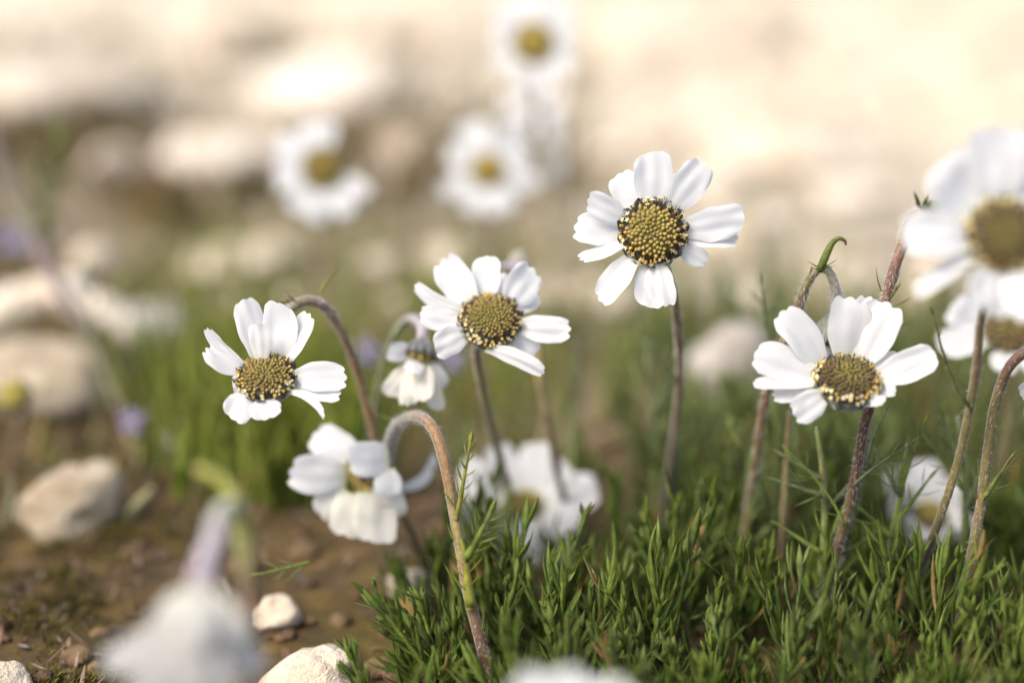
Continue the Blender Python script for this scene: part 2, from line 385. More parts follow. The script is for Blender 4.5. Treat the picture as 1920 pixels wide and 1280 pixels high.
# ------------------------------------------------------------------ stones
def stone_mesh(mb, c, sx, sy, sz, seed, rot=0., lat=18, lon=26, rough=.35, flatb=True):
    V, Q = [], []; off = Vector((seed*3.1, seed*1.7, seed)); fr = random.Random(int(seed*97)); pl = [(Vector((fr.gauss(0, 1), fr.gauss(0, 1), fr.gauss(0, .8))).normalized(), fr.uniform(.62, .9)) for _ in range(9)]; rm = Matrix.Rotation(rot, 3, 'Z')
    for i in range(lat+1):
        th = math.pi*i/lat
        for j in range(lon):
            ph = 2*math.pi*j/lon; d = Vector((math.sin(th)*math.cos(ph), math.sin(th)*math.sin(ph), math.cos(th)))
            k = 1+rough*noise.noise(d*1.1+off)+rough*.5*noise.noise(d*2.6+off)+rough*.18*noise.noise(d*7+off)
            # worn facets: clip the bulges a little
            for pd, ph_ in pl:
                dp = d.dot(pd)
                if dp*k > ph_: k = ph_/dp*.85+k*.15
            k = min(k, 1.12)*1.08; p = Vector((d.x*sx*k, d.y*sy*k, d.z*sz*k)); V.append(c+rm @ p)
    for i in range(lat):
        for j in range(lon):
            j2 = (j+1) % lon; Q.append((i*lon+j, (i+1)*lon+j, (i+1)*lon+j2, i*lon+j2))
    mb.add(V, Q)
def stone(label, cx, by, wpx, hpx, mat, seed, rot=0., sink=.52, deep=.8, rough=.35, group='pale stones lying among the daisies'):
    g = G(cx, by); d = depth(g); sx = wpx*d/K*.5; sz = hpx*d/K*.5/cp*(.75 if d > 58 else .9); sy = sx*deep
    c = g+Vector((0, sy*.8, sz*(1-sink))); mb = MB(); stone_mesh(mb, c, sx, sy, sz, seed, rot, rough=rough)
    o = mb.build('stone', mat, None, c-Vector((0, 0, sz))); return tag(o, label, 'stone', group)
STONES = [
 ('broad blurred grey white boulder in the upper left corner', 60, 270, 420, 250, M_LIME, 1),
 ('large glowing cream boulder above the left background daisy', 620, 215, 330, 190, M_BRIGHT, 2),
 ('rounded cream stone left of the background daisy with the olive disc', 395, 350, 200, 150, M_BRIGHT, 3),
 ('small tilted pinkish cream stone between the boulder and the brown bare soil', 205, 345, 135, 105, M_BRIGHT, 4),
 ('small tan stone beside the leaning purple stem', 160, 520, 90, 90, M_LIME, 5),
 ('low flat cream stone on brown soil behind the green grass tuft', 450, 535, 240, 90, M_LIME, 6),
 ('grey stone behind the leaning purple stem, right of the curved white stone', 280, 640, 170, 80, M_GREY, 8),
 ('wide grey brown stone slab under the curved white stone', 60, 790, 330, 150, M_WORN, 9),
 ('rounded tan stone with a darker hollow in the lower left', 120, 1015, 190, 165, M_WORN, 10, .3, .3, .8, .6),
 ('tiny pinkish white stone in the grass under the leftmost sharp daisy', 345, 832, 78, 60, M_BRIGHT, 11),
 ('small smooth white stone above the bottom stone pile', 515, 1190, 95, 75, M_LIME, 12),
 ('large rough white stone at the bottom beside the blurred foreground daisy', 565, 1320, 200, 140, M_LIME, 13),
 ('tall grey white stone standing behind the orange stem', 1390, 815, 210, 210, M_GREY, 14, .4, .3, .8, .55),
 ('small pale pink stone in the grass below the nodding daisy', 770, 1130, 100, 75, M_LIME, 18),
 ('cream stone corner at the bottom left edge of the ground', 0, 1330, 110, 100, M_LIME, 23),
 ('long pale cream rock at the top right edge of the slope', 1890, 230, 260, 130, M_LIME, 24),
 ('flat cream rock behind the tallest sharp daisy', 1500, 330, 380, 130, M_LIME, 25),
 ('cream boulder at the top between the highest daisy and the right corner', 1290, 110, 400, 140, M_LIME, 26),
 ('cream stone between the two background daisies', 760, 310, 170, 110, M_LIME, 27),
 ('pale boulder at the top edge left of the highest daisy', 800, 95, 260, 110, M_LIME, 28),
 ('pinkish stone on the soil behind the second sharp daisy', 1130, 600, 190, 90, M_LIME, 29),
 ('cream stone at the top left of centre above the olive gap', 400, 130, 200, 120, M_LIME, 30),
]
for a in STONES: stone(*a)
mb = MB(); tube(mb, [(G(-60, 690), .7, (1, 1, 1)), (P(-20, 610, 50), .62, (1, 1, 1)), (P(45, 565, 49.5), .56, (1, 1, 1)), (P(115, 548, 49), .5, (1, 1, 1)), (P(195, 580, 48.5), .42, (1, 1, 1)), (P(255, 625, 48), .36, (1, 1, 1)), (G(300, 700), .3, (1, 1, 1))], nseg=16, sub=8, lump=.35)
tag(mb.build('stone', M_BRIGHT, None, G(100, 690)), 'long curved white stone with a hollow brown underside at the left edge', 'stone', 'pale stones lying among the daisies')
def gravel():
    rng = random.Random(5); mb = MB()
    for _ in range(2600):
        y = rng.uniform(52, 330); x = rng.uniform(-.36, .36)*y
        pr = y/170+x/42+.12
        if rng.random() > pr: continue
        s_ = rng.choice([.3, .5, .5, .8, 1.2])*rng.uniform(.7, 1.4)*(1 if y < 120 else 1.6)
        stone_mesh(mb, Vector((x, y, gz(x, y)+s_*.15)), s_, s_*rng.uniform(.6, 1), s_*rng.uniform(.4, .7), rng.random()*90, rng.random()*6, 6, 8)
    tag(mb.build('gravel', M_LIME), 'pale cream gravel strewn over the blurred slope', 'gravel', None, 'stuff')
    mb = MB()
    for _ in range(1100):
        y = rng.uniform(27, 62); x = rng.uniform(-.36, .33)*y
        s_ = rng.choice([.08, .12, .2, .32])*rng.uniform(.7, 1.3)
        stone_mesh(mb, Vector((x, y, gz(x, y)+s_*.2)), s_, s_*rng.uniform(.6, 1), s_*rng.uniform(.4, .8), rng.random()*90, rng.random()*6, 7, 9)
    tag(mb.build('soil_crumbs', M_CRUMB), 'brown crumbs and grit on the soil', 'crumbs', None, 'stuff')
gravel()

# ------------------------------------------------------------------ the sharp daisies
rng = random.Random(11)
# tallest, facing the camera
n = norm(.10, -.05); rt = daisy('tallest sharp daisy, its petals spread all round a beaded yellow disc', G(1243, 1010))
C, r = head(rt, 1224, 436, 31.2, 60, n, [
 (1159, 326, 50, dict(dd=.30, low=2)), (1267, 326, 38, dict(dd=.30, low=2)),
 (1220, 285, 60, dict(dd=-.05, roll=.05, notch=.015, taper=.7)), (1322, 305, 54, dict(dd=-.05, roll=.25)),
 (1385, 446, 46, dict(dd=.15, low=2, roll=-.3)), (1396, 409, 53, dict(dd=-.05)),
 (1326, 492, 32, dict(dd=.1, low=1)), (1218, 577, 46, dict(dd=-.05, taper=.6, low=1, notch=.02)), (1247, 575, 44, dict(dd=-.1, taper=.6, groove=.03)),
 (1122, 562, 44, dict(dd=-.1)), (1086, 487, 28, dict(dd=.1, roll=.7, side=-.06)),
 (1075, 428, 54, dict(dd=.15, low=2)), (1101, 376, 42, dict(dd=-.12, roll=-.2))], rng, dome=.38)
stem_part(rt, [(back(C, r, n, .9), .16, GREYV), (P(1258, 530, 32.2), .10, BROWN)]+px_stem([(1270, 610, 33.2, .105), (1275, 690, 34.2), (1266, 800, 35.5), (1252, 910, 37, .11, DBROWN)])+[(G(1243, 1010), .12, DBROWN)], rng, 200)
pinnate(rt, P(1273, 720, 34.4), P(1225, 640, 34.2), rng, 6, .5, .06, BGREEN)
# second sharp daisy (tilted up)
n = norm(.62, .03); rt = daisy('sharp daisy left of the tallest one, its disc tilted up between spread petals', G(962, 985))
C, r = head(rt, 919, 600, 32.2, 56, n, [
 (946, 512, 36, dict(dd=.7, low=1)), (1012, 556, 34, dict(dd=.6, low=1)), (828, 484, 54, dict(dd=.35)), (914, 480, 46, dict(dd=.3, roll=-.35)), (1001, 502, 56, dict(dd=.2, roll=.3)),
 (1000, 668, 46, dict(dd=.1, low=2)), (1071, 617, 42, dict(dd=-.1, side=.04)), (1021, 699, 26, dict(dd=-.4, base=(912, 652), bd=-.25, side=-.05, roll=.3)),
 (815, 655, 44, dict(dd=-.35, roll=-.2)), (787, 588, 36, dict(dd=.1, side=-.08)), (777, 534, 26, dict(dd=.25, side=-.07, roll=-.5))], rng, dome=.4, nb=270, budc=(.20, .15, .032))
stem_part(rt, [(back(C, r, n, .9), .15, PURP)]+px_stem([(893, 655, 33.5, .105), (903, 720, 34.3), (922, 800, 35.3), (945, 890, 36.6, .11, DBROWN)])+[(G(962, 985), .12, DBROWN)], rng, 120)
# leftmost sharp daisy, nodding from its arch
n = norm(.92, -.05); rt = daisy('leftmost sharp daisy with upright back petals, hanging from an arched brown stem', G(812, 1110))
C, r = head(rt, 499, 706, 31.0, 54, n, [
 (455, 561, 45, dict(dd=.25, roll=.2, notch=.03)), (529, 568, 57, dict(dd=.25, taper=.6, roll=-.1)), (583, 588, 38, dict(dd=.2, roll=-.4)), (484, 607, 36, dict(dd=-.15, base=(490, 678), bd=.1, notch=.02)),
 (640, 738, 42, dict(dd=-.05, low=1)), (651, 709, 46, dict(dd=-.1, side=-.04)), (609, 780, 13, dict(dd=-.45, base=(541, 735), bd=-.2, side=-.14, taper=.7)),
 (497, 786, 50, dict(dd=-.45, bow=.1)), (434, 785, 48, dict(dd=-.4)), (436, 722, 34, dict(dd=-.1, low=1)), (385, 652, 32, dict(dd=.05, side=-.1)), (389, 614, 24, dict(dd=.2, side=-.1, roll=-.6))], rng, dome=.34, nb=230, budc=(.19, .135, .03))
stem_part(rt, [(back(C, r, n, .9), .16, GREYV)]+px_stem([(527, 604, 32.3, .13, GREYV), (562, 567, 32.6, .125, PURP), (603, 571, 32.9, .115, PURP), (638, 617, 33.3, .105, BROWN), (668, 690, 33.8, .1, RBROWN), (692, 778, 34.3, .1, RBROWN), (730, 910, 34.9, .105, RBROWN), (775, 1010, 35.4, .11, DBROWN)])+[(G(812, 1110), .12, DBROWN)], rng, 260)
mb = MB(); blade(mb, P(598, 560, 32.9), P(612, 500, 33)-P(598, 560, 32.9), .72, .15, rng, (.26, .30, .08), (.20, .20, .06), up=X, bend=.42, thick=.5); mb.build('stem_leaf', M_LEAF, rt)
mb = MB(); blade(mb, P(563, 570, 32.5), P(530, 548, 32.4)-P(563, 570, 32.5), .38, .14, rng, (.13, .085, .04), (.10, .05, .02), up=U, bend=.12, thick=.6)
blade(mb, P(540, 556, 32.4), Vector((-.5, 0, -1)), .18, .09, rng, (.11, .06, .03), up=X, bend=.2, thick=.6); mb.build('stem_leaf', M_STEM, rt)
# right sharp daisy
n = norm(1.0, .02); rt = daisy('right hand sharp daisy with broad upright back petals on a dark hairy stem', G(1535, 1180))
C, r = head(rt, 1589, 711, 30.4, 61, n, [
 (1634, 556, 50, dict(dd=.5, low=1)), (1688, 665, 30, dict(dd=.3, low=1)), (1464, 583, 58, dict(dd=.15, roll=.15)), (1597, 556, 72, dict(dd=.15, taper=.55, roll=.1)), (1667, 566, 74, dict(dd=.1, taper=.5, roll=-.25, groove=.03)),
 (1755, 664, 50, dict(dd=-.1, notch=.015)), (1447, 738, 34, dict(dd=-.05, low=2)), (1413, 664, 60, dict(dd=.0, notch=.04)), (1411, 719, 26, dict(dd=-.2, roll=.4)),
 (1486, 778, 46, dict(dd=-.45)), (1660, 752, 18, dict(dd=-.45, base=(1600, 752), bd=-.2)), (1681, 732, 24, dict(dd=-.1, low=1))], rng, dome=.30, nb=250, budc=(.085, .058, .014))
stem_part(rt, [(back(C, r, n, .8), .16, PURP)]+px_stem([(1630, 745, 31.1, .115, DBROWN), (1618, 810, 31.4, .115, DBROWN), (1603, 900, 31.8, .115, DBROWN), (1578, 1000, 32.3, .115, DBROWN), (1553, 1085, 32.9, .12, DBROWN)])+[(G(1535, 1180), .12, DBROWN)], rng, 420)
pinnate(rt, P(1622, 880, 31.8), P(1662, 770, 32), rng, 3, .35, .06, BGREEN, r=.05, bow=-.05)
pinnate(rt, P(1600, 910, 31.6), P(1705, 835, 31.4), rng, 6, .5, .06, BGREEN, bow=-.04)
pinnate(rt, P(1585, 985, 32), P(1480, 850, 32.4), rng, 7, .5, .06, LGREEN, bow=.06)
# big near daisy at the right edge
n = norm(.12, -.12); rt = daisy('big blurred daisy cut by the right edge, nearest to the camera of the upright ones', G(1690, 1160))
C, r = head(rt, 1881, 440, 26.8, 66, n, [
 (1957, 258, 90, dict(dd=.2)), (1762, 300, 98, dict(dd=.0, taper=.5)), (1868, 235, 100, dict(dd=-.1, taper=.5)), (1688, 440, 76, dict(dd=-.1, taper=.55)), (1714, 548, 30, dict(dd=-.2, roll=.4)),
 (1850, 588, 84, dict(dd=-.1)), (1950, 600, 80), (2040, 520, 80), (2060, 400, 80)], rng, dome=.36, budc=(.11, .08, .022))
stem_part(rt, [(back(C, r, n, .9), .14, PURP)]+px_stem([(1862, 520, 28, .10), (1840, 600, 29.2, .095), (1828, 710, 30.2), (1800, 850, 31.2, .095, BROWN), (1755, 990, 32, .1, DBROWN)])+[(G(1690, 1160), .11, DBROWN)], rng, 160)
mb = MB(); blade(mb, P(1842, 500, 28.5), P(1715, 520, 28.6)-P(1842, 500, 28.5), 1.25, .3, rng, (.20, .24, .05), up=U, bend=.03, thick=.3); mb.build('stem_leaf', M_LEAF, rt)
pinnate(rt, P(1822, 770, 30.4), P(1752, 590, 30), rng, 4, .4, .05, (.12, .15, .05), r=.045, bow=-.06)
# daisy behind it
n = norm(.5, -.1); rt = daisy('blurred daisy half hidden behind the big one at the right edge', G(1860, 985))
C, r = head(rt, 1888, 618, 35.5, 44, n, [(1780, 575, 60), (1762, 655, 52), (1850, 540, 50), (1930, 540, 50), (1990, 610, 50), (1950, 690, 48), (1880, 700, 40)], rng, fine=False, budc=(.13, .095, .03))
stem_part(rt, [(back(C, r, n, .9), .13, PURP)]+px_stem([(1900, 700, 36.3, .1), (1885, 850, 37)])+[(G(1860, 985), .11, DBROWN)], rng)
pinnate(rt, P(1890, 800, 36.8), P(1945, 700, 36.6), rng, 4, .5, .06, BGREEN)

# ------------------------------------------------------------------ nodding daisies
# arch in front of centre: head hanging left
rt = daisy('nodding daisy hanging left from a sharp hairy red brown stem that arches in front', G(925, 1335))
n = (-X*.75-U*.55+TOCAM*.35).normalized(); HC = P(682, 905, 34.2); HR = .52
disc(rt, HC, n, HR, rng, .3, (.32, .24, .06)); calyx(rt, HC, n, HR, rng, 1.05, (.12, .135, .12))
for (bx, by, tx, ty, wd, bd, td, kw) in [
 (672, 862, 588, 812, 66, 34.1, 34.4, dict(taper=.7)), (650, 892, 541, 884, 74, 34, 33.7, dict(taper=.6)), (730, 858, 652, 862, 66, 33.5, 33.4, dict(bow=.1, taper=.8)),
 (645, 915, 606, 972, 74, 34, 34, dict(bow=.08, taper=.7)), (668, 925, 655, 1008, 84, 34, 33.8, dict(bow=.09, taper=.75)), (700, 920, 704, 1018, 84, 33.8, 33.7, dict(bow=.09, taper=.75)),
 (716, 905, 742, 975, 62, 33.7, 33.8, dict(bow=.12, taper=.7)), (722, 880, 732, 930, 52, 33.5, 33.4, dict(bow=.1, taper=.7))]:
    petal(rt, P(bx, by, bd), P(tx, ty, td), wd*34/K, TOCAM, rng, mat=M_PETALW if ty > 930 else M_PETAL, **kw)
petal(rt, P(742, 915, 34.6), P(815, 848, 35.2), 24*34/K, TOCAM, rng, side=.2, roll=.4)
stem_part(rt, [(HC-n*HR*1.0, .17, GREYV)]+px_stem([(735, 815, 33.3, .15, GREYV), (752, 790, 32.7, .13, GREYV), (785, 781, 31.9, .125, PURP), (813, 805, 31.4, .118, RBROWN), (832, 860, 31.1, .12, RBROWN), (848, 940, 31, .118, RBROWN), (862, 1020, 30.9, .118, RBROWN), (878, 1110, 30.8, .12, BROWN), (898, 1190, 30.7, .122, DBROWN), (915, 1260, 30.7, .125, DBROWN)])+[(G(925, 1335), .13, DBROWN)], rng, 1100, hl=.065)
pinnate(rt, P(856, 975, 30.9), P(882, 828, 30.7), rng, 10, .42, .10, (.28, .29, .06), r=.06)
pinnate(rt, P(882, 1140, 30.6), P(872, 1040, 30.5), rng, 6, .6, .1, (.32, .33, .06), r=.11, start=.3, spread=1.1)
pinnate(rt, P(873, 1050, 30.5), P(915, 970, 30.3), rng, 10, .7, .105, (.20, .25, .05), r=.085, spread=.9)
mb = MB(); blade(mb, P(758, 790, 33), P(690, 776, 33.2)-P(758, 790, 33), .62, .16, rng, (.22, .26, .08), up=U, bend=.05, thick=.4); mb.build('stem_leaf', M_LEAF, rt)
# small half closed one under the second daisy
rt = daisy('small half closed daisy drooping beside the second sharp one', G(690, 960))
n = (-U*.9-X*.15+TOCAM*.25).normalized(); HC = P(786, 668, 33.8); HR = .34
disc(rt, HC, n, HR, rng, .3, (.3, .26, .07), False); calyx(rt, HC, n, HR, rng, 1.1, (.10, .10, .095))
for (bx, by, tx, ty, wd, td, kw) in [(772, 662, 727, 658, 38, 33.4, {}), (776, 680, 728, 742, 42, 33.6, {}), (782, 684, 765, 762, 42, 33.2, dict(bow=.14)), (790, 684, 795, 752, 44, 33.1, dict(bow=.12)),
                                (796, 680, 822, 770, 34, 33.6, {}), (800, 676, 836, 724, 30, 33.9, {}), (784, 676, 770, 700, 36, 33, {})]:
    petal(rt, P(bx, by, 33.7), P(tx, ty, td), wd*33.7/K, TOCAM, rng, mat=M_PETALW if ty > 740 else M_PETAL, **kw)
stem_part(rt, [(HC-n*HR*1.0, .13, GREYV)]+px_stem([(790, 610, 34.3, .11, GREYV), (765, 598, 34.8, .1, (.24, .25, .2)), (735, 640, 35.2, .09, (.17, .21, .09)), (710, 720, 35.8, .085, (.17, .21, .09)), (698, 830, 37)])+[(G(690, 960), .1, DBROWN)], rng, 60)
# foreground lower left
rt = daisy('very blurred daisy drooping in the lower left foreground from a pale green arch', P(475, 1720, 24.8))
n = (-U*.95-X*.12-TOCAM*.05).normalized(); HC = P(368, 1170, 23); HR = .34
disc(rt, HC, n, HR, rng, .3, (.3, .24, .07), False); calyx(rt, HC, n, HR, rng, 1.2, (.40, .36, .28))
for (bx, by, tx, ty, wd, bd, td, mt) in [(345, 1165, 192, 1250, 62, 23, 23.1, M_PETALSHADE), (352, 1168, 250, 1322, 66, 22.7, 22.9, M_PETALSHADE), (368, 1168, 340, 1350, 70, 22.6, 22.9, M_PETALSHADE), (385, 1168, 425, 1345, 66, 22.7, 22.9, M_PETALSHADE), (398, 1160, 492, 1262, 62, 23, 23.2, M_PETALSHADE),
                             (360, 1108, 300, 1200, 72, 22.7, 22.7, M_PETALW), (388, 1108, 448, 1200, 66, 22.7, 22.8, M_PETALW), (375, 1110, 372, 1225, 60, 22.6, 22.5, M_PETALSHADE)]:
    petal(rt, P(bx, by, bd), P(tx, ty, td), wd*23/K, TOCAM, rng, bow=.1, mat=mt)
stem_part(rt, [(P(372, 1120, 23), .25, (.42, .37, .36))]+px_stem([(386, 1060, 23.1, .2, (.36, .32, .37)), (402, 1005, 23.2, .17, (.38, .35, .36)), (408, 970, 23.5, .15, (.38, .36, .30)), (428, 948, 23.9, .14, (.40, .42, .15)), (448, 965, 24.4, .165, (.42, .43, .12)), (460, 1040, 24.5, .15, (.30, .27, .10)), (464, 1120, 24.5, .13, (.17, .10, .07)), (467, 1260, 24.5, .12, (.17, .10, .07)), (475, 1720, 24.8, .12, DBROWN)]), rng)
mb = MB(); tube(mb, [(P(455, 985, 24.4), .15, (.42, .43, .12)), (P(444, 935, 24.4), .17, (.46, .46, .13)), (P(420, 905, 24.4), .17, (.46, .46, .13)), (P(390, 886, 24.4), .14, (.46, .46, .14)), (P(362, 878, 24.4), .05, (.40, .40, .12))], nseg=8, flat=.6); mb.build('stem_leaf', M_LEAF, rt)
pinnate(rt, P(464, 1180, 22.9)+F*7, P(490, 1075, 30), rng, 5, .45, .08, LGREEN)
# petals peeping over the bottom edge
n = norm(.9); rt = daisy('blurred daisy whose pale petals just rise over the bottom edge', P(1080, 1800, 23.5))
C, r = head(rt, 1080, 1362, 22.4, 62, n, [(960, 1280, 80, dict(dd=.2)), (1035, 1258, 80, dict(dd=.3)), (1110, 1272, 84, dict(dd=.3)), (1190, 1298, 80, dict(dd=.2)), (1240, 1350, 70), (920, 1350, 70), (1000, 1430, 70), (1100, 1440, 70), (1180, 1420, 70)], rng, fine=False)
stem_part(rt, [(back(C, r, n, .9), .13, PURP)]+px_stem([(1090, 1450, 23.6), (1085, 1600, 23.7)])+[(P(1080, 1800, 23.5), .1, DBROWN)], rng)
# arch at the right edge, its head outside but for one petal
rt = daisy('daisy nodding out of the right edge on a hairy dark arched stem', G(1795, 1215))
n = (-U*.8+X*.5).normalized(); HC = P(1985, 712, 30.6); HR = .5
disc(rt, HC, n, HR, rng, .3, (.3, .24, .07), False); calyx(rt, HC, n, HR, rng)
for (tx, ty, wd, td) in [(1912, 740, 40, 31), (1930, 790, 44, 30.4), (1980, 820, 46, 30.2), (2040, 800, 46, 30.6), (2070, 740, 44, 31)]:
    petal(rt, P(1985+(tx-1985)*.25, 715, 30.6), P(tx, ty, td), wd*30.6/K, TOCAM, rng)
stem_part(rt, [(HC-n*HR, .15, GREYV)]+px_stem([(1960, 662, 30.5, .13, PURP), (1925, 660, 30.6, .12, DBROWN), (1890, 692, 30.7, .115, DBROWN), (1866, 760, 30.9, .11, DBROWN), (1852, 850, 31.1, .11, DBROWN), (1840, 940, 31.4, .11, BROWN), (1822, 1040, 31.8, .11, DBROWN), (1805, 1120, 32.2, .115, DBROWN)])+[(G(1795, 1215), .12, DBROWN)], rng, 520)
pinnate(rt, P(1843, 935, 31.2), P(1890, 865, 31), rng, 6, .5, .06, (.20, .23, .06), r=.06, spread=1.0)
mb = MB(); blade(mb, P(1862, 895, 31), P(1915, 858, 30.9)-P(1862, 895, 31), .62, .09, rng, (.2, .2, .06), (.12, .07, .03), up=U, bend=.05, thick=.5); mb.build('stem_leaf', M_LEAF, rt)
# bud arch above the right daisy
rt = daisy('daisy bent over behind the right hand sharp daisy, only its silvery neck showing', G(1385, 1130))
n = (-U*.95+X*.1+F*.2).normalized(); HC = P(1572, 628, 32.2); HR = .45
disc(rt, HC, n, HR, rng, .3, (.3, .24, .07), False); calyx(rt, HC, n, HR, rng)
for (tx, ty, wd) in [(1535, 690, 40), (1570, 712, 44), (1612, 690, 40), (1545, 600, 24)]:
    petal(rt, P(1572+(tx-1572)*.3, 632, 32.3), P(tx, ty, 32.6), wd*32.3/K, TOCAM, rng)
stem_part(rt, [(HC-n*HR, .13, GREYV)]+px_stem([(1567, 548, 31.6, .12, (.44, .40, .42)), (1556, 512, 31.4, .1, (.42, .40, .36)), (1536, 503, 31.4, .1, (.3, .27, .18)), (1514, 530, 31.6, .105, (.18, .13, .08)), (1496, 580, 31.9, .105, (.17, .12, .07)), (1462, 660, 32.4, .105, BROWN), (1432, 760, 33.2, .1, RBROWN), (1415, 880, 34.2, .1, RBROWN), (1398, 990, 35.2, .11, RBROWN)])+[(G(1385, 1130), .12, DBROWN)], rng, 700, hl=.085)
mb = MB()
tube(mb, [(P(1536, 508, 31.3), .075, (.16, .21, .05)), (P(1548, 480, 31.2), .075, (.17, .22, .05)), (P(1560, 456, 31.2), .055, (.16, .2, .05)), (P(1573, 447, 31.2), .042, (.16, .19, .05)), (P(1584, 452, 31.2), .032, (.14, .1, .04)), (P(1586, 460, 31.2), .014, (.09, .045, .02))], nseg=7, sub=4)
for tx, ty in ((1514, 492), (1574, 488), (1520, 505), (1568, 500)):
    b0 = P(1540, 503, 31.25); blade(mb, b0, P(tx, ty, 31.1)-b0, (P(tx, ty, 31.1)-b0).length, .055, rng, (.16, .2, .05), up=U, bend=.12, thick=.5)
mb.build('stem_leaf', [M_LEAF, M_HAIR], rt)
# straight hairy stem behind the right daisy with its leafy tip
rt = daisy('tall hairy brown stem rising behind the right hand sharp daisy to a hidden head', G(1560, 1150))
n = (U*.4+F).normalized(); HC = P(1752, 398, 30.2); HR = .2
disc(rt, HC, n, HR, rng, .3, (.3, .24, .07), False); calyx(rt, HC, n, HR, rng, .9, (.12, .16, .05))
for (tx, ty) in [(1745, 412), (1772, 404), (1768, 378)]:
    petal(rt, P(1742, 392, 30.4), P(tx, ty, 30.5), .3, U, rng)
stem_part(rt, [(HC-n*HR*.8, .12, PURP)]+px_stem([(1712, 405, 30.6, .12, PURP), (1690, 465, 30.7, .118, (.24, .14, .10)), (1670, 525, 30.9, .118, (.23, .13, .09)), (1655, 590, 31.3, .115, BROWN), (1640, 700, 31.9, .11, BROWN), (1615, 860, 32.6, .11, DBROWN), (1585, 1020, 33.4, .11, DBROWN)])+[(G(1560, 1150), .12, DBROWN)], rng, 700, hl=.08)
mb = MB()
for bx, by, tx, ty in ((1668, 562, 1682, 545), (1672, 575, 1702, 566), (1664, 614, 1702, 612), (1664, 560, 1690, 540)):
    b0 = P(bx, by, 30.8); b1 = P(tx, ty, 30.5); blade(mb, b0, b1-b0, (b1-b0).length*1.3, .06, rng, (.22, .24, .08), (.14, .08, .03), up=U, bend=.15, thick=.5)
for tx, ty in ((1712, 368), (1735, 372), (1742, 380), (1722, 384)):
    b0 = P(1730, 394, 30.2); b1 = P(tx, ty, 29.9); blade(mb, b0, b1-b0, (b1-b0).length*1.2, .09, rng, (.13, .18, .05), up=U, bend=.1, thick=.5)
mb.build('stem_leaf', M_LEAF, rt)

# ------------------------------------------------------------------ background daisies
def radial(cx, cy, L, wd, angs, sq=1.0, rng=rng):
    return [(cx+math.cos(R(a+rng.uniform(-6, 6)))*L*k*f, cy-math.sin(R(a))*L*k*sq*f, wd*rng.uniform(.75, 1.2)) for a, k in angs for f in [rng.uniform(.85, 1.12)]]
n = norm(.15, .05); b0 = G(585, 760); rt = daisy('blurred background daisy left of centre with a dark olive disc', b0)
C, r = head(rt, 606, 315, 46, 39, n, radial(606, 315, 110, 36, [(148, .95), (200, 1.0), (112, .75), (78, .95), (262, 1.0), (235, .9), (300, .9), (330, .98), (185, .8)]), rng, fine=False, cup=.2, budc=(.30, .21, .03))
stem_part(rt, [(back(C, r, n, .9), .14, PURP)]+px_stem([(612, 420, 48, .1), (600, 600, 49)])+[(b0, .12, DBROWN)], rng)
mb = MB(); q = P(575, 250, 47.2); blade(mb, q, P(560, 228, 47)-q, .5, .25, rng, (.2, .26, .06), up=X, bend=.1); mb.build('stem_leaf', M_LEAF, rt)
n = norm(.25, .05); b0 = G(905, 740); rt = daisy('blurred background daisy with a small yellow disc, behind and above the second sharp daisy', b0)
C, r = head(rt, 914, 319, 48, 31, n, radial(914, 319, 100, 31, [(155, .85), (120, .95), (92, 1.0), (58, .95), (25, .9), (345, .95), (305, .85), (280, .85), (240, .95), (208, .85)]), rng, fine=False, cup=.2, budc=(.46, .32, .04))
stem_part(rt, [(back(C, r, n, .9), .14, PURP)]+px_stem([(918, 420, 51, .1), (912, 600, 51.5)])+[(b0, .12, DBROWN)], rng)
n = norm(.1, .05); b0 = G(985, 700); rt = daisy('highest blurred daisy at the top edge of the picture with a yellow disc', b0)
C, r = head(rt, 1000, 80, 49, 38, n, radial(1000, 80, 108, 33, [(165, .8), (130, 1.0), (98, 1.0), (65, 1.0), (30, .85), (355, .85), (320, .9), (285, .95), (250, .95), (215, .85)]), rng, fine=False, cup=.15, budc=(.48, .34, .05))
stem_part(rt, [(back(C, r, n, .9), .14, PURP)]+px_stem([(1012, 250, 52, .1), (1000, 480, 52.5)])+[(b0, .12, DBROWN)], rng)
b0 = G(1035, 650); rt = daisy('blurred daisy turned away just below the highest one', b0)
n = (U*.5+F*.8).normalized()
C, r = head(rt, 1005, 205, 56, 12, n, [(940, 200, 36), (970, 250, 38), (1010, 268, 36), (1050, 235, 36), (1060, 190, 34), (1000, 160, 34)], rng, fine=False, cup=-.3)
stem_part(rt, [(back(C, r, n, .9), .14, PURP)]+px_stem([(1018, 300, 56, .08, (.42, .38, .3)), (1028, 480, 57, .08, (.4, .36, .26))])+[(b0, .12, DBROWN)], rng)
b0 = G(1055, 660); rt = daisy('narrow blurred white daisy in profile right of the small yellow disc daisy', b0)
n = (X*.9+U*.3).normalized()
C, r = head(rt, 1032, 285, 55, 16, n, [(1040, 235, 34), (1048, 265, 34), (1050, 310, 34), (1035, 340, 30)], rng, fine=False, cup=.1)
stem_part(rt, [(back(C, r, n, .9), .12, PURP)]+px_stem([(1025, 330, 55, .1), (1045, 500, 55.5)])+[(b0, .12, DBROWN)], rng)
b0 = G(1070, 1010); rt = daisy('grey purple nodding bud behind the right petals of the second sharp daisy', b0)
n = (-U*.8-X*.2-F*.3).normalized(); HC = P(962, 520, 36); HR = .36
disc(rt, HC, n, HR, rng, .3, (.3, .24, .07), False); calyx(rt, HC, n, HR, rng, 1.1, (.26, .24, .27))
for (tx, ty) in [(950, 560), (970, 565), (985, 550)]: petal(rt, P(963, 524, 36), P(tx, ty, 36), .36, TOCAM, rng)
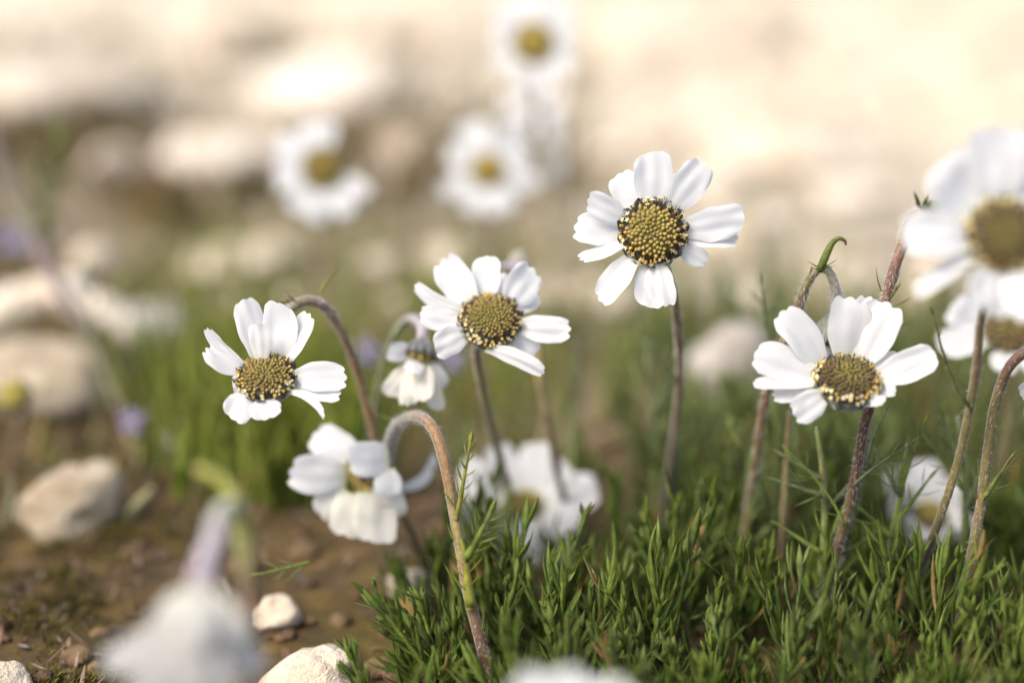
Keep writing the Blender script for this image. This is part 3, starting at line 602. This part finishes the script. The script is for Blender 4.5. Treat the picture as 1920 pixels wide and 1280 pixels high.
stem_part(rt, [(HC-n*HR, .2, GREYV)]+px_stem([(972, 484, 36, .18, GREYV), (992, 520, 36, .13, PURP), (1006, 620, 36, .11), (1015, 720, 36, .11), (1035, 830, 36.5, .11), (1055, 930, 37.5, .11, DBROWN)])+[(b0, .12, DBROWN)], rng, 60)
b0 = G(20, 905); rt = daisy('withered daisy head without petals, dark and yellow at the left edge', b0)
n = norm(.5, -.4); HC = P(28, 742, 40); disc(rt, HC, n, .38, rng, .5, (.42, .36, .06), False); calyx(rt, HC, n, .38, rng, 1, (.06, .07, .05))
stem_part(rt, [(HC-n*.36, .1, PURP)]+px_stem([(34, 800, 41, .09)])+[(b0, .1, DBROWN)], rng)

n = norm(1.3, .1); b0 = G(985, 1075); rt = daisy('low blurred white daisy behind the cushion, below the second sharp daisy', b0)
C, r = head(rt, 985, 945, 37.5, 34, n, [(862, 880, 62), (930, 832, 50), (1005, 828, 52), (1065, 868, 46), (1122, 915, 66), (1085, 985, 50), (1035, 1060, 62), (955, 1045, 52), (862, 985, 66)], rng, fine=False, cup=.3)
stem_part(rt, [(back(C, r, n, .9), .13, PURP)]+px_stem([(990, 1020, 38.3, .1)])+[(b0, .11, DBROWN)], rng)
n = norm(1.6, .1); b0 = G(1745, 1090); rt = daisy('low blurred white daisy behind the dark stems at the right', b0)
C, r = head(rt, 1745, 965, 37, 32, n, [(1655, 890, 50), (1722, 862, 66), (1795, 900, 56), (1828, 965, 52), (1790, 1010, 60), (1740, 1020, 60), (1695, 1015, 54), (1665, 960, 44)], rng, fine=False, cup=.3)
stem_part(rt, [(back(C, r, n, .9), .13, PURP)]+px_stem([(1746, 1030, 37.7, .1)])+[(b0, .11, DBROWN)], rng)

# ------------------------------------------------------------------ bare stems, purple flowers
def bare(label, pts, base, leaves=(), col=BROWN):
    rt = thing('plant_stem', label, 'stem', base, 'stems rising between the daisies')
    stem_part(rt, px_stem(pts, .1, col)+[(base, .12, DBROWN)], rng)
    for (bx, by, tx, ty, d, c, nn, ll, w_) in leaves: pinnate(rt, P(bx, by, d), P(tx, ty, d), rng, nn, ll, w_, c, r=.06)
    return rt
PG = (.15, .115, .095)
bare('leaning purple grey stem with feathery leaves at the left edge', [(-30, 190, 45.5, .13, PG), (25, 370, 45, .17, PG), (85, 490, 44.5, .2, (.19, .14, .14)), (150, 610, 44, .17, PG), (215, 740, 43.5, .14, PG), (250, 830, 43.3, .14, BROWN)], G(275, 905),
     [(70, 470, 108, 260, 45.5, (.15, .20, .05), 8, 1.1, .3), (182, 690, 165, 520, 44, (.20, .24, .14), 6, .9, .25), (182, 710, 225, 540, 44, (.24, .28, .08), 6, .9, .25), (90, 480, 70, 330, 45.5, (.18, .22, .07), 6, 1.0, .25), (190, 760, 260, 640, 43.5, (.2, .24, .08), 6, .9, .22)])
bare('thin straight red brown stem among the leaves left of the dark hairy stem', [(1480, 770, 33.5, .05), (1476, 850, 33.8, .07), (1470, 960, 34.3, .09)], G(1465, 1120))
bare('pale green leafy stalk left of the dark hairy stem', [(1530, 800, 32.3, .04, LGREEN), (1542, 880, 32.4, .07, (.17, .17, .05)), (1546, 980, 32.6, .08, (.16, .2, .05)), (1540, 1080, 33, .09, LGREEN)], G(1530, 1180),
     [(1543, 900, 1478, 860, 32.4, BGREEN, 2, .7, .06), (1545, 930, 1470, 905, 32.3, BGREEN, 2, .7, .06), (1546, 960, 1620, 880, 32.6, BGREEN, 3, .6, .06), (1544, 1040, 1470, 990, 32.5, LGREEN, 3, .6, .06), (1544, 1060, 1640, 1000, 32.7, LGREEN, 4, .6, .06)], LGREEN)
bare('feathery pale green stalk behind the stem of the tallest daisy', [(1215, 640, 37, .04, BGREEN), (1222, 760, 37.4, .06, BGREEN), (1228, 880, 37.8, .07, LGREEN)], G(1232, 1010),
     [(1222, 720, 1200, 600, 37.2, BGREEN, 6, .6, .07), (1224, 800, 1262, 690, 37.4, BGREEN, 6, .6, .07)], LGREEN)
bare('feathery pale green stalk behind the second daisy stem', [(1078, 640, 38, .04, BGREEN), (1078, 760, 38.3, .06, BGREEN), (1074, 860, 38.6, .07, LGREEN)], G(1070, 985),
     [(1078, 720, 1050, 620, 38.2, LGREEN, 6, .6, .07), (1076, 800, 1040, 700, 38.4, LGREEN, 6, .6, .07), (1077, 760, 1100, 640, 38.2, BGREEN, 6, .6, .07)], LGREEN)
bare('feathery grey green stalk left of the bent over daisy neck', [(1428, 555, 34.5, .035, BGREEN), (1440, 640, 34.7, .05, BGREEN), (1455, 760, 35, .06, LGREEN)], G(1450, 1090),
     [(1436, 620, 1426, 535, 34.5, BGREEN, 4, .5, .09), (1440, 650, 1462, 565, 34.5, BGREEN, 3, .45, .09)], BGREEN)
bare('leafy green stalk between the two dark stems at the right', [(1700, 830, 32.2, .04, LGREEN), (1690, 920, 32.5, .07, LGREEN), (1670, 1020, 33, .08, LGREEN)], G(1650, 1160),
     [(1690, 910, 1730, 800, 32.3, LGREEN, 5, .6, .07), (1688, 930, 1640, 840, 32.3, BGREEN, 5, .6, .07), (1680, 980, 1740, 900, 32.5, LGREEN, 5, .6, .07), (1676, 1010, 1610, 950, 32.5, LGREEN, 5, .6, .07)], LGREEN)
bare('leafy green stalk beside the arched stem at the right', [(1795, 780, 33, .04, BGREEN), (1808, 880, 33.2, .07, LGREEN), (1808, 1000, 33.6, .08, LGREEN)], G(1800, 1150),
     [(1805, 870, 1760, 780, 33, BGREEN, 5, .6, .07), (1808, 920, 1740, 830, 33, LGREEN, 5, .6, .07), (1808, 960, 1850, 860, 33, BGREEN, 4, .6, .07)], LGREEN)
def violet(label, cx, cy, d, by, s_=1.0):
    b0 = G(cx+6, by); rt = thing('purple_flower', label, 'flower', b0, 'tiny purple flowers behind the daisies')
    c = P(cx, cy, d)
    for k in range(5):
        a = 1.2566*k+.3; dv = (X*math.cos(a)+U*math.sin(a)+TOCAM*.3); mb = MB(); blade(mb, c, dv, .28*s_, .22*s_, rng, (.22, .20, .33), (.27, .25, .38), up=TOCAM, bend=-.1, thick=.12); mb.build('petal', M_TINY, rt)
    mb = MB(); ico(mb, c, .05*s_, (.5, .4, .08)); mb.build('flower_center', M_DISC, rt)
    stem_part(rt, [(c-TOCAM*.04, .05, LGREEN)]+px_stem([(cx+4, (cy+by)*.5, d+1, .05, LGREEN)])+[(b0, .06, LGREEN)], rng)
violet('blurred purple flower between the arched stem and the half closed daisy', 686, 660, 41, 880, 1.4)
violet('blurred lilac flower below the second sharp daisy', 850, 675, 41, 880, 1.2)
violet('dark purple flower low in the grass beside the leaning stem', 248, 790, 40, 900, 1.3)
violet('faint purple flower at the left edge beside the leaning stem', 28, 450, 46, 760, 1.9)

# ------------------------------------------------------------------ leafy shoots in focus
def shoot_leaves(rng, base, tip, L, n, ll, w_, c0, c1):
    T = tip-base; t = T.normalized(); a, b = frame(t)
    for i in range(n):
        v = .22+.78*i/max(1, n-1); th = i*2.4+rng.uniform(-.4, .4); out_ = a*math.cos(th)+b*math.sin(th)
        k = 1.1-.65*v+rng.uniform(-.25, .3)
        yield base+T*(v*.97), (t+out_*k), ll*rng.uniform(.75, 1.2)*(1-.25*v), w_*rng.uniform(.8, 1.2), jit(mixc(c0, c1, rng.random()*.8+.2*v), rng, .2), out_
SHOOT_GRP = 'sharp leafy shoots at the front of the leaf cushion'
def lobed(mb, bs, dv, l, w_, rng, c, tc, up, bend, n):
    blade(mb, bs, dv, l, w_, rng, c, tc, up=up, bend=bend, n=n)
    t = dv.normalized(); a, b = frame(t, up); b = -b if b.dot(up) < 0 else b
    for sg in (1, -1):
        if rng.random() < .6:
            v = rng.uniform(.3, .6); p = bs+t*l*v+b*(bend*l*v*v)
            blade(mb, p, t+b*bend*v+a*sg*rng.uniform(.35, .8)+b*rng.uniform(-.2, .3), l*rng.uniform(.35, .6), w_*.8, rng, c, tc, up=up, bend=rng.uniform(0, .3), n=max(4, n-2))
def shoot(label, tx, ty, bx, by, d, n=14, ll=1.45, w_=.165, c0=GREEN, c1=LGREEN):
    base = P(bx, by, d+.3); tip = P(tx, ty, d); rt = thing('leafy_shoot', label, 'leafy shoot', base, SHOOT_GRP)
    mb = MB(); tube(mb, [(base, .06, c0), (base.lerp(tip, .5)+TOCAM*.05, .05, c1), (tip, .025, c1)], nseg=6, sub=4); mb.build('stem', M_LEAF, rt)
    for bs, dv, l, ww, c, o in shoot_leaves(rng, base, tip, (tip-base).length, n, ll, ww_ if (ww_ := w_) else w_, c0, c1):
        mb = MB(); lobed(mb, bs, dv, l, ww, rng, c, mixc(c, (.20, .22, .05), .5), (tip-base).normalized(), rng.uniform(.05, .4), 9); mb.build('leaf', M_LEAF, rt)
for a in [
 ('long leafy shoot leaning left over the bare soil beside the arching stem', 700, 1120, 830, 1290, 31.0, 13, .95),
 ('low shoot at the bottom edge just right of the large white stone', 660, 1235, 700, 1340, 30.6, 8, .8),
 ('upright shoot left of the foot of the arching red brown stem', 790, 1140, 840, 1300, 31.0, 11, .75),
 ('dark shoot touching the arching stem on its left side low down', 850, 1170, 870, 1310, 31.3, 11, .7),
 ('tall dark green shoot with a long leaf tip right of the arching stem', 985, 990, 945, 1200, 32.0, 10, 1.0),
 ('shoot close to the right side of the arching stem', 955, 1110, 945, 1290, 30.9, 12, .75),
 ('small shoot above the pale petals at the bottom edge', 1035, 1165, 1060, 1320, 30.8, 11, .8),
 ('fan of narrow leaves in the middle of the cushion', 1105, 1120, 1120, 1310, 31.2, 12, .8),
 ('shoot with pale curved leaves left of the forked long leaf', 1165, 1130, 1190, 1320, 30.8, 12, .8),
 ('shoot with a long forked leaf curving right above the cushion', 1250, 1060, 1215, 1260, 31.2, 12, 1.0),
 ('low shoot at the bottom below the forked long leaf', 1255, 1215, 1270, 1350, 30.2, 11, .7),
 ('shoot with yellow green tips at the middle of the bright cushion', 1345, 1130, 1325, 1320, 31.0, 13, .8),
 ('low shoot at the bottom right of the yellow green tips', 1410, 1220, 1420, 1360, 30.2, 11, .7),
 ('upright pointed shoot under the pale green stalk', 1500, 1190, 1500, 1350, 30.4, 11, .75),
 ('short dense shoot at the bottom left of the spreading dark shoot', 1600, 1220, 1610, 1360, 30.0, 12, .65),
 ('dark shoot with wide spreading pointed leaves at the lower right', 1665, 1120, 1680, 1310, 30.4, 10, .85),
 ('low shoot at the bottom right of the spreading dark shoot', 1740, 1225, 1735, 1360, 30.0, 11, .7),
 ('dense shoot below the arched stem at the right', 1825, 1140, 1850, 1330, 30.2, 14, .8),
 ('shoot in the bottom right corner', 1900, 1165, 1900, 1340, 30.0, 13, .8),
 ('shoot with silvery leaf undersides at the right edge of the cushion', 1880, 1085, 1870, 1280, 31.5, 11, .8)]:
    shoot(*a)
# ------------------------------------------------------------------ the rest of the leaf cushion, grass, moss, litter
def cushion():
    rng = random.Random(21); mb = MB(); k = 0
    while k < 330:
        y = 24.5+24*rng.random()**1.15; x = rng.uniform(-6.5, 16)
        px = 960+K*x/(y*cp+CAM_H*sp)
        if px < 640+25*(y-26) or px > 2100 or (y < 29.5 and rng.random() < .45): continue
        far = y > 33 and px < 1260
        if (far and rng.random() < .6) or (px >= 1260 and y > 34 and rng.random() < .3): continue
        if y > 31.5 and 820 < px < 1140 and rng.random() < .8: continue
        if 30.5 < y < 38 and 1660 < px < 1840 and rng.random() < .65: continue
        if y > 33 and 1140 < px < 1240 and rng.random() < .5: continue
        k += 1
        base = Vector((x, y, gz(x, y)-.1)); h = rng.uniform(.9, 2.9)*(1 if px > 820 else .72)*(.7 if far else 1)
        if y < 27.5: h *= .75
        tip = base+Vector((rng.uniform(-.6, .5), rng.uniform(-.6, .4), h))
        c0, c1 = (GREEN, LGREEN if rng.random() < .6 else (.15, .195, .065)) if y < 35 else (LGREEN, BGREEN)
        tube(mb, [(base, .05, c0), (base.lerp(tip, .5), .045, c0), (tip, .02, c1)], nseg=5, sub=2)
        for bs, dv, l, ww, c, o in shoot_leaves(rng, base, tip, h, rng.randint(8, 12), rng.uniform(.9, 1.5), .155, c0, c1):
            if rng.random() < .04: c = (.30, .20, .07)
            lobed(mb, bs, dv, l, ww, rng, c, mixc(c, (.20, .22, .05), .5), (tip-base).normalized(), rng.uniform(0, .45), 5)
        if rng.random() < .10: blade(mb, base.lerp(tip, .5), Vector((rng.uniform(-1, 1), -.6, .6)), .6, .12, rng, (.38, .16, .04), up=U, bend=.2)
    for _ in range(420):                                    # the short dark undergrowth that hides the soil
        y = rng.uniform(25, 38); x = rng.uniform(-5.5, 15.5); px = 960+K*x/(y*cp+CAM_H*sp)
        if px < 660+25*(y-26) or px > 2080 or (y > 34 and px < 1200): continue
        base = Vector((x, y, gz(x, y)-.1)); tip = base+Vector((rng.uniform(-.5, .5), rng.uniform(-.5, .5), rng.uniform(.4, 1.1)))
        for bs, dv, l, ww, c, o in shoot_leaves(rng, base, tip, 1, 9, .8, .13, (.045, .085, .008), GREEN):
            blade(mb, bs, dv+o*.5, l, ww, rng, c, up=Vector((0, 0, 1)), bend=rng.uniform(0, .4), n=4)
    for _ in range(60):                                     # taller loose feathery growth round the stems at the right
        y = rng.uniform(31.5, 42); x = rng.uniform(2.2, 14.5); px = 960+K*x/(y*cp+CAM_H*sp)
        if px < 1230 or px > 2050 or 1630 < px < 1860: continue
        base = Vector((x, y, gz(x, y)-.1)); h = rng.uniform(2.4, 4.8); tip = base+Vector((rng.uniform(-.9, .9), rng.uniform(-.6, .6), h))
        c0, c1 = (.12, .165, .05), (.22, .27, .09)
        tube(mb, [(base, .05, c0), (base.lerp(tip, .5), .045, c0), (tip, .02, c1)], nseg=5, sub=2)
        for bs, dv, l, ww, c, o in shoot_leaves(rng, base, tip, h, rng.randint(7, 11), 1.25, .11, c0, c1):
            lobed(mb, bs, dv+o*.2, l, ww, rng, c, c, (tip-base).normalized(), rng.uniform(-.1, .4), 5)
    tag(mb.build('leaf_cushion', M_LEAF), 'dense green cushion of feathery leaves around the daisy stems', 'leaf cushion', None, 'stuff')
cushion()
def grass():
    rng = random.Random(8); mb = MB()
    for _ in range(620):
        px = rng.gauss(500, 90); by = rng.uniform(720, 960); p = G(px, by)
        h = rng.uniform(1.5, 4.2)*(1 if by > 800 else .8)
        blade(mb, p, Vector((rng.uniform(-.35, .35), rng.uniform(-.3, .2), 1)), h, rng.uniform(.16, .30), rng, jit((.24, .31, .05), rng, .3), (.32, .34, .08), up=Vector((rng.uniform(-1, 1), -.6, .2)), bend=rng.uniform(.05, .3), n=5, thick=.2)
    for _ in range(560):                                    # thin wisps further back
        px = rng.uniform(330, 1900)*rng.uniform(.5, 1); by = rng.uniform(470, 800); p = G(px, by)
        blade(mb, p, Vector((rng.uniform(-.5, .5), rng.uniform(-.3, .3), 1)), rng.uniform(1., 3.2), rng.uniform(.08, .18), rng, jit((.27, .33, .07), rng, .3), (.36, .37, .10), up=Vector((rng.uniform(-1, 1), -.6, .2)), bend=.25, n=4, thick=.2)
    for _ in range(620):                                   # pale green haze of thin leaves behind the stems
        px = rng.uniform(640, 1950); by = rng.uniform(560, 900); p = G(px, by)
        if 1290 < px < 1450 or (1090 < px < 1220 and by > 700): continue
        blade(mb, p, Vector((rng.uniform(-.5, .5), rng.uniform(-.3, .3), 1)), rng.uniform(1., 1.9 if by < 720 else 3.4), rng.uniform(.08, .17), rng, jit(rng.choice([(.27, .33, .11), (.36, .38, .18), (.40, .34, .18)]), rng, .25), up=Vector((rng.uniform(-1, 1), -.6, .2)), bend=rng.uniform(.1, .4), n=4, thick=.2)
    for _ in range(130):                                    # loose wisps over the left hand soil
        p = G(rng.uniform(-20, 430), rng.uniform(640, 1010))
        blade(mb, p, Vector((rng.uniform(-1, 1), rng.uniform(-.4, .3), .8)), rng.uniform(.6, 2.0), rng.uniform(.10, .26), rng, jit(rng.choice([(.20, .22, .05), (.30, .28, .12), (.20, .13, .07), (.38, .36, .24)]), rng, .3), up=Vector((rng.uniform(-1, 1), -.6, .2)), bend=rng.uniform(.1, .5), n=4, thick=.25)
    for _ in range(70):                                     # dry olive tufts on the far slope
        g0 = G(rng.uniform(-50, 1100), rng.uniform(90, 430)); m = rng.randint(6, 14)
        for _ in range(m):
            p = g0+Vector((rng.uniform(-1.6, 1.6), rng.uniform(-1.6, 1.6), 0)); p.z = gz(p.x, p.y)
            blade(mb, p, Vector((rng.uniform(-.7, .7), rng.uniform(-.5, .5), 1)), rng.uniform(1.5, 3.5), rng.uniform(.2, .45), rng, jit(rng.choice([(.22, .20, .06), (.25, .17, .08), (.16, .13, .06)]), rng, .3), up=Vector((rng.uniform(-1, 1), -.6, .2)), bend=.3, n=4, thick=.2)
    tag(mb.build('grass', M_LEAF), 'blurred yellow green grass behind the leftmost sharp daisy', 'grass', None, 'stuff')
    mb = MB()
    for _ in range(5200):
        px = rng.gauss(130, 170); by = rng.uniform(1000, 1330); p = G(px, by)
        if noise.noise(Vector((p.x*.35, p.y*.35, 4)))+.5*noise.noise(Vector((p.x*1.5, p.y*1.5, 9)))+rng.uniform(-.25, .25) < .0 or px > 470: continue
        blade(mb, p, Vector((rng.uniform(-.7, .7), rng.uniform(-.7, .7), 1)), rng.uniform(.15, .45), .07, rng, jit((.17, .14, .03), rng, .4), (.26, .22, .05), up=X, bend=.2, n=3)
    tag(mb.build('moss', M_LEAF), 'olive brown moss on the soil in the lower left', 'moss', None, 'stuff')
    mb = MB()
    for _ in range(420):
        px = rng.uniform(0, 900); by = rng.uniform(820, 1330); p = G(px, by); l = rng.uniform(.15, .7)
        if 460 < px < 680 and by > 1120: continue
        blade(mb, p+Vector((0, 0, .05)), Vector((rng.uniform(-1, 1), rng.uniform(-1, 1), rng.uniform(0, .35))), l, rng.uniform(.05, .2), rng, jit(rng.choice([(.20, .12, .06), (.12, .08, .05), (.09, .05, .03), (.16, .07, .04)]), rng, .3), up=U, bend=rng.uniform(-.1, .3), n=4)
    tag(mb.build('plant_litter', M_STEM), 'dry brown leaf and stalk litter on the soil', 'plant litter', None, 'stuff')
grass()
